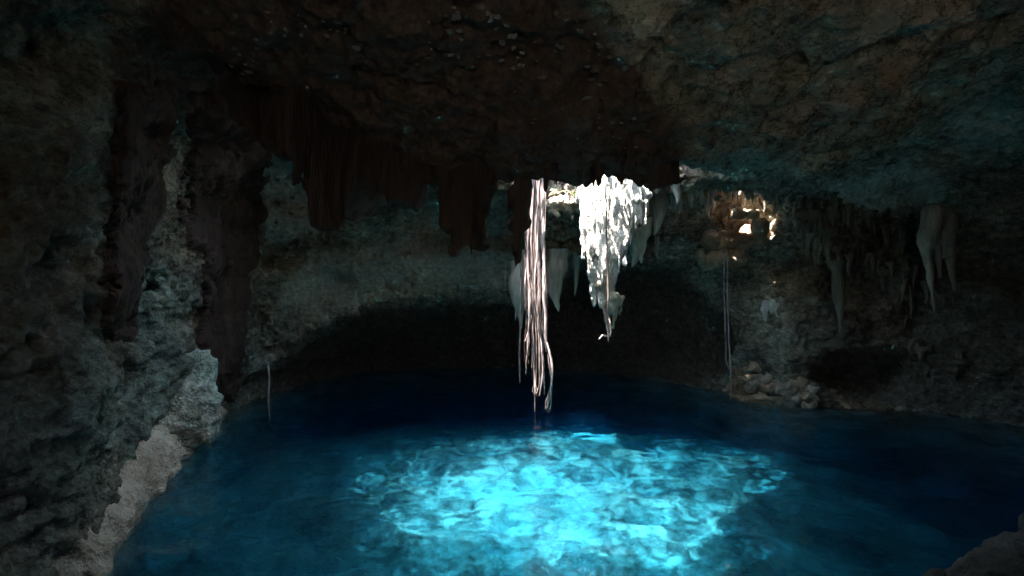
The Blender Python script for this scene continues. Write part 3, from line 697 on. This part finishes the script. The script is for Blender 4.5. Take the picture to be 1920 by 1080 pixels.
fringe([(1345, 352), (1500, 362), (1500, 395), (1460, 385), (1345, 372)], 20, (0.25, 0.7), 'grey', 'grey stalactite in the row above the small bright shafts', 'grey stalactites above the shafts')
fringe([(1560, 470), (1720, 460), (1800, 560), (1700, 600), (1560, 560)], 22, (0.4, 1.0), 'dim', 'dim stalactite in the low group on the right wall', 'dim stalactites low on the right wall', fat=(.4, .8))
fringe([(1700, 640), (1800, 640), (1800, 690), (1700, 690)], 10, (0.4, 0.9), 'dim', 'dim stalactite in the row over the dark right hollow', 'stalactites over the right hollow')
fringe([(1020, 372), (1090, 372), (1090, 400), (1020, 400)], 12, (0.2, 0.45), 'pale', 'pale rim tooth between the roots and white stalactite', 'rim stalactites between roots and white stalactite')
fringe([(500, 300), (595, 290), (595, 420), (500, 430)], 26, (0.05, 0.14), 'nodule', 'grey wall nodule right of the tallest dark streak', 'nodules right of the tallest dark streak', name='wall_nodule', cat='rock nodule')
fringe([(690, 10), (1160, 10), (1220, 110), (1240, 300), (1010, 320), (950, 140), (760, 120)], 150, (0.014, 0.042), 'nodule', 'pale nodule in the scatter on the dark roof', 'pale stubs on the dark roof', fat=(.9, 1.8), rise=0.1, name='roof_nodule', cat='rock nodule')
fringe([(380, 20), (700, 10), (680, 110), (560, 180), (400, 170)], 80, (0.016, 0.045), 'nodule', 'dim nodule in the scatter on the upper left roof', 'knobs on the roof at upper left', fat=(0.7, 1.5), rise=0.1, name='roof_nodule', cat='rock nodule')
fringe([(1000, 330), (1180, 270), (1270, 300), (1270, 335), (1000, 345)], 24, (0.15, 0.5), 'dark', 'dark stalactite in the row along the near lip', 'stalactites along the near lip')
# grey drapery behind the roots
for (u, v, d, L, fat, lab) in [(1042, 478, 22.3, 2.7, .8, 'grey stalactite hanging just right of the root bundle'), (1048, 500, 22.3, 2.0, .6, 'slim pale stalactite right beside the grey one by the roots'),
                               (978, 480, 22.3, 3.4, .7, 'grey stalactite half hidden left of the root bundle'), (968, 500, 22.3, 2.6, .55, 'slimmer grey stalactite at the far left of the roots'),
                               (1080, 490, 23.8, 1.9, .6, 'dim stalactite in shade between the roots and the white stalactite'), (948, 520, 23.5, .7, .9, 'tiny white stalactite on the lip of the dark arch'),
                               (1195, 440, 21.3, 1.6, 1.0, 'blue grey stalactite stub right of the white stalactite'), (1210, 420, 21.3, 1.9, .9, 'blue grey stalactite rightmost beside the white one'),
                               (1232, 455, 22.5, 1.0, .5, 'short thin stalactite against the brown hollow right of the opening'), (1240, 372, 21.5, 1.8, .9, 'long pale stalactite at the right corner of the opening'),
                               (1570, 500, 20.6, 2.9, .38, 'tall dark stalactite column at the dark recess in the right wall')]:
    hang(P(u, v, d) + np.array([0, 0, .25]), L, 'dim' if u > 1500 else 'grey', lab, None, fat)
# forked stalactite on the right
fk = empty('forked_stalactite', P(1745, 410, 17.6)); tag(fk, 'big forked stalactite with two long legs on the right cave wall', 'stalactite')
d_ = 17.6
fn, lo, hi = rods([(P(1750, 400, d_), P(1742, 450, d_), .34, .3), (P(1768, 410, d_ + .1), P(1768, 470, d_ + .1), .4, .3), (P(1736, 440, d_), P(1738, 470, d_), .2, .16)], .12)
rock_obj('body', fn, lo, hi, .06, M_GREY, fk, rough=(.06, .3), seed=401)
fn, lo, hi = rods([(P(1737, 465, d_), P(1744, 520, d_), .16, .10), (P(1744, 520, d_), P(1754, 592, d_), .10, .03)], .05)
rock_obj('leg', fn, lo, hi, .045, M_GREY, fk, rough=(.03, .2), seed=402)
fn, lo, hi = rods([(P(1756, 460, d_), P(1762, 520, d_), .14, .06), (P(1776, 460, d_ + .1), P(1790, 545, d_ + .1), .2, .04)], .05)
rock_obj('leg', fn, lo, hi, .045, M_GREY, fk, rough=(.03, .2), seed=403)
# claw shaped stalactites below the right ledge
cl = empty('stalactite_claw', P(1440, 575, 22.4)); tag(cl, 'pale claw of three short stalactites under the ledge on the right back wall', 'stalactite')
for k, (u0, v0, u1, v1, r) in enumerate([(1432, 575, 1436, 602, .14), (1444, 572, 1446, 590, .12), (1452, 576, 1458, 596, .11)]):
    fn, lo, hi = rods([(P(u0 + 4, v0 - 6, 22.4), P(u0, v0 + 6, 22.2), .16, r), (P(u0, v0 + 6, 22.2), P(u1, v1, 22.2), r, .03)], .05)
    rock_obj('claw', fn, lo, hi, .05, M_PALE, cl, rough=(.04, .2), seed=410 + k)

# ------------------------------------------------------------------ rocks in the small shafts and along the shores
for k, (u, v, d, r, lab) in enumerate([(1384, 402, 22.4, (.42, .35, .30), 'rounded brown boulder wedged at the left of the sunlit shafts'),
                                       (1412, 402, 22.3, (.36, .3, .26), 'light brown boulder between the two bright shafts'),
                                       (1424, 424, 22.2, (.40, .35, .42), 'red brown knob of rock right under the bright shafts')]):
    fn, lo, hi = blob(P(u, v, d), r, k); tag(rock_obj('boulder', fn, lo, hi, .05, M_BROWN, rough=(.06, .3), fine=(.025, .1), seed=420 + k), lab, 'boulder', 'boulders in the roof shafts')

for k, (pa, pb, d, r, lab) in enumerate([((1335, 452), (1395, 448), 22.9, .42, 'brown rock ledge below the left of the small bright shafts'), ((1400, 446), (1470, 440), 22.9, .46, 'brown rock ledge below the right of the small bright shafts'),
                                       ((1325, 486), (1385, 484), 22.9, .36, 'lower brown ledge with two sunlit flecks on it')]):
    fn, lo, hi = rods([(P(*pa, d), P(*pb, d), r, r)], .2)
    tag(rock_obj('rock_ledge', fn, lo - .2, hi + .2, .06, M_BROWN, rough=(.34, .55), fine=(.07, .16), seed=440 + k, zstretch=1), lab, 'rock ledge', 'brown ledges under the shafts')

def ledge_rock(pts, d_list, r_list, vox, label, name, mat, seed, cat, rough=(0.22, 0.6), fine=(0.08, 0.2)):
    rr = []
    Pq = [P(u, v, d) for (u, v), d in zip(pts, d_list)]
    for a, b, r0, r1 in zip(Pq[:-1], Pq[1:], r_list[:-1], r_list[1:]): rr.append((a, b, r0, r1))
    fn, lo, hi = rods(rr, .3); lo = lo - .3; hi = hi + .3
    return tag(rock_obj(name, fn, lo, hi, vox, mat, rough=rough, fine=fine, seed=seed, zstretch=1.2), label, cat)
# left shore: shelf of pitted tan rock at the waterline
sh = [(110, 1065), (165, 985), (215, 925), (262, 872), (300, 845), (350, 815), (398, 785)]
ledge_rock(sh, [8.9, 10.6, 12.2, 14.0, 15.4, 17.2, 19.2], [.7, .75, .85, .85, .8, .7, .45], .06, 'long shelf of pitted tan rock along the left waterline', 'rock_shelf', M_TAN, 501, 'rock shelf')
dB = cast(335, 735).y
fn, lo, hi = rods([(P(368, 690, dB + .9), P(330, 790, dB + .5), .6, 1.05), (P(376, 730, dB + .9), P(388, 790, dB + .8), .5, .5), (P(300, 745, dB + .2), P(275, 800, dB - .2), .45, .55)], .4)
tag(rock_obj('boulder', fn, lo - .2, hi + .2, .065, M_BOULDER, rough=(.34, .9), fine=(.12, .22), seed=511, zstretch=1), 'large pale grey boulder standing on the left shore under the dark streak', 'boulder')
for k, (pa, pb, da, db, r, lab) in enumerate([((1385, 728), (1545, 742), 23.7, 22.8, .52, 'middle brown layer of the rock ledges on the right back shore'), ((1400, 757), (1575, 772), 22.9, 21.7, .42, 'lowest brown layer of the rock ledges at the right waterline'),
                                           ((1395, 698), (1510, 706), 24.1, 23.5, .50, 'topmost brown layer of the rock ledges on the right back shore')]):
    fn, lo, hi = rods([(P(*pa, da), P(*pb, db), r, r * .9)], .2)
    tag(rock_obj('rock_ledge', fn, lo - .2, hi + .2, .06, M_BROWN, rough=(.26, .7), fine=(.07, .2), seed=450 + k, zstretch=3.2), lab, 'rock ledge', 'brown ledges on the right back shore')
# right shore: tumbled flat slabs
slabs = 0
for k in range(22):
    u = random.uniform(1380, 1525); v = 692 + (u - 1395) * 0.28 + random.uniform(-14, 34)
    d = 23.6 - (u - 1395) * 0.012 - (v - 690) * 0.012; s = random.uniform(.18, .5)
    fn, lo, hi = blob((0, 0, 0), (s, s * random.uniform(.6, .9), s * random.uniform(.35, .65)), random.uniform(0, 3))
    v_, q_ = field_rock(fn, lo, hi, .075, rough=(.16, .35), fine=(.05, .15), seed=520 + k)
    o = link('shore_stone', mesh_from(v_, q_, 'shore_stone'), M_TAN2 if k % 3 else M_BROWN); o.location = P(u, v, d); o.rotation_euler = (random.uniform(-.6, .6), random.uniform(-.6, .6), 0)
    tag(o, ('small ', 'middling ', 'large ')[min(2, int((s - .18) / .107))] + ('brown' if k % 3 == 0 else 'tan') + ' broken stone in the ' + ('left', 'middle', 'right')[min(2, int((u - 1380) / 48.4))] + ' of the pile on the right back shore', 'stone', 'broken stones piled on the right back shore')
# near right corner
fn, lo, hi = rods([(P(1785, 1138, 7.2), P(1850, 1115, 7.4), .32, .42), (P(1850, 1115, 7.4), P(1930, 1092, 7.8), .42, .52), (P(1930, 1092, 7.8), P(1990, 1048, 8.4), .52, .6), (P(1800, 1190, 7.0), P(1960, 1160, 7.4), .6, .8)], .3)
tag(rock_obj('boulder', fn, lo - .2, hi + .2, .06, M_DARKROCK, rough=(.26, .5), fine=(.08, .16), seed=561, zstretch=1), 'dark craggy boulder in the near right corner of the pool', 'boulder')

# ------------------------------------------------------------------ an unseen leaf screen added over the opening: it lets the sun through in flecks
def sun_screen():
    def thin(a, b):       # leaf layers at a point of the screen (gaps aim the sun at its targets)
        c1 = np.exp(-(((a + 2.0) / 2.1) ** 2 + ((b - 12.8) / 1.7) ** 2) ** 1.5)
        c2 = np.exp(-(((a - 1.3) / 3.3) ** 2 + ((b - 18.6) / 1.5) ** 2) ** 2)
        far = np.clip(np.hypot((a + 1.6) / np.where(a > -1.6, 7.4, 5.4), (b - 12.4) / 5.5), 0, 3)
        return np.clip(0.95 + 2.4 * far ** 2 + 0.9 * vn(a / 1.6, b / 1.6, 0 * a, 71) + 0.6 * vn(a / 0.7, b / 0.7, 0 * a, 72), 0.25, 5.5) * (1 - 0.97 * np.clip(c1 * 1.0 + c2, 0, 1))
    n = 44000; a = RNG.uniform(-10, 9, n); b = RNG.uniform(6, 24, n)
    keep = RNG.uniform(0, 5.5, n) < thin(a, b); a, b = a[keep], b[keep]; n = len(a)
    a = np.concatenate([a, RNG.uniform(8, 10.5, 60)]); b = np.concatenate([b, RNG.uniform(18.5, 23.5, 60)]); n = len(a)
    c = 15 + RNG.normal(0, 0.7, n)
    L = RNG.uniform(.12, .24, n); yaw = RNG.uniform(0, 6.28, n); pit = RNG.normal(0, .5, n)
    dx = np.stack([np.cos(yaw) * np.cos(pit), np.sin(yaw) * np.cos(pit), np.sin(pit)], -1)
    dy = np.stack([-np.sin(yaw), np.cos(yaw), RNG.normal(0, .3, n)], -1); ctr = np.stack([a, b, c], -1)
    v = np.stack([ctr - dx * L[:, None], ctr + dy * L[:, None] * .45, ctr + dx * L[:, None], ctr - dy * L[:, None] * .45], 1).reshape(-1, 3)
    return tag(link('sun_screen_leaves', mesh_from(v, np.arange(4 * n).reshape(n, 4), 'sun_screen_leaves', False), M_LEAF), 'unseen screen of green leaves added over the roof opening to fleck the sun', 'sun_screen', kind='stuff')
sun_screen()

# ------------------------------------------------------------------ plants on the rim of the opening
def leaf_mesh(L, w, droop, mat):
    n = 6; t = np.linspace(0, 1, n); wd = w * np.sin(np.pi * np.clip(t * 0.93 + 0.05, 0, 1)); zz = 0.55 * L * t - droop * L * t ** 2
    vv = []
    for i in range(n):
        vv += [(L * t[i] * .8, -wd[i], zz[i] + .12 * wd[i]), (L * t[i] * .8, 0, zz[i]), (L * t[i] * .8, wd[i], zz[i] + .12 * wd[i])]
    q = []
    for i in range(n - 1):
        a = i * 3; q += [(a, a + 1, a + 4, a + 3), (a + 1, a + 2, a + 5, a + 4)]
    m = mesh_from(np.array(vv), np.array(q), 'leaf'); m.materials.append(mat); return m
LEAVES = [leaf_mesh(.34, .05, .3, M_LEAF), leaf_mesh(.26, .045, .9, M_LEAF), leaf_mesh(.40, .03, .6, M_LEAF)]
STRAW = [leaf_mesh(.32, .04, .4, M_STRAW), leaf_mesh(.28, .03, 1.0, M_STRAW)]
def plant(p, n, leaves, label, group):
    e = empty('rim_plant', p); tag(e, label, 'plant', group)
    for k in range(n):
        o = bpy.data.objects.new('leaf', random.choice(leaves)); COL.objects.link(o); o.parent = e
        o.location = (random.uniform(-.1, .1), random.uniform(-.1, .1), random.uniform(0, .12)); o.rotation_euler = (random.uniform(-.4, .4), random.uniform(-.9, .3), random.uniform(0, 6.28)); s = random.uniform(.7, 1.3); o.scale = (s, s, s)
for k, (u, v, kind) in enumerate([(1112, 350, 0), (1130, 346, 0), (1150, 347, 0), (1178, 344, 0), (1098, 354, 0), (1196, 366, 1), (1209, 372, 1), (1040, 366, 1), (1052, 364, 1), (1070, 366, 1), (1165, 356, 0), (1082, 370, 0)]):
    plant(P(u, v, D + 0.1), 10, STRAW if kind else LEAVES,
          'tuft of straw coloured leaves on the far rim of the opening' if kind else 'tuft of sunlit green leaves on top of the white stalactite',
          'straw coloured tufts on the rim' if kind else 'green tufts above the white stalactite')
fringe([(1255, 352), (1330, 356), (1330, 374), (1255, 372)], 14, (0.3, 0.6), 'brown', 'ochre rock tooth in the row right of the opening', 'ochre teeth right of the opening', fat=(.7, 1.1))
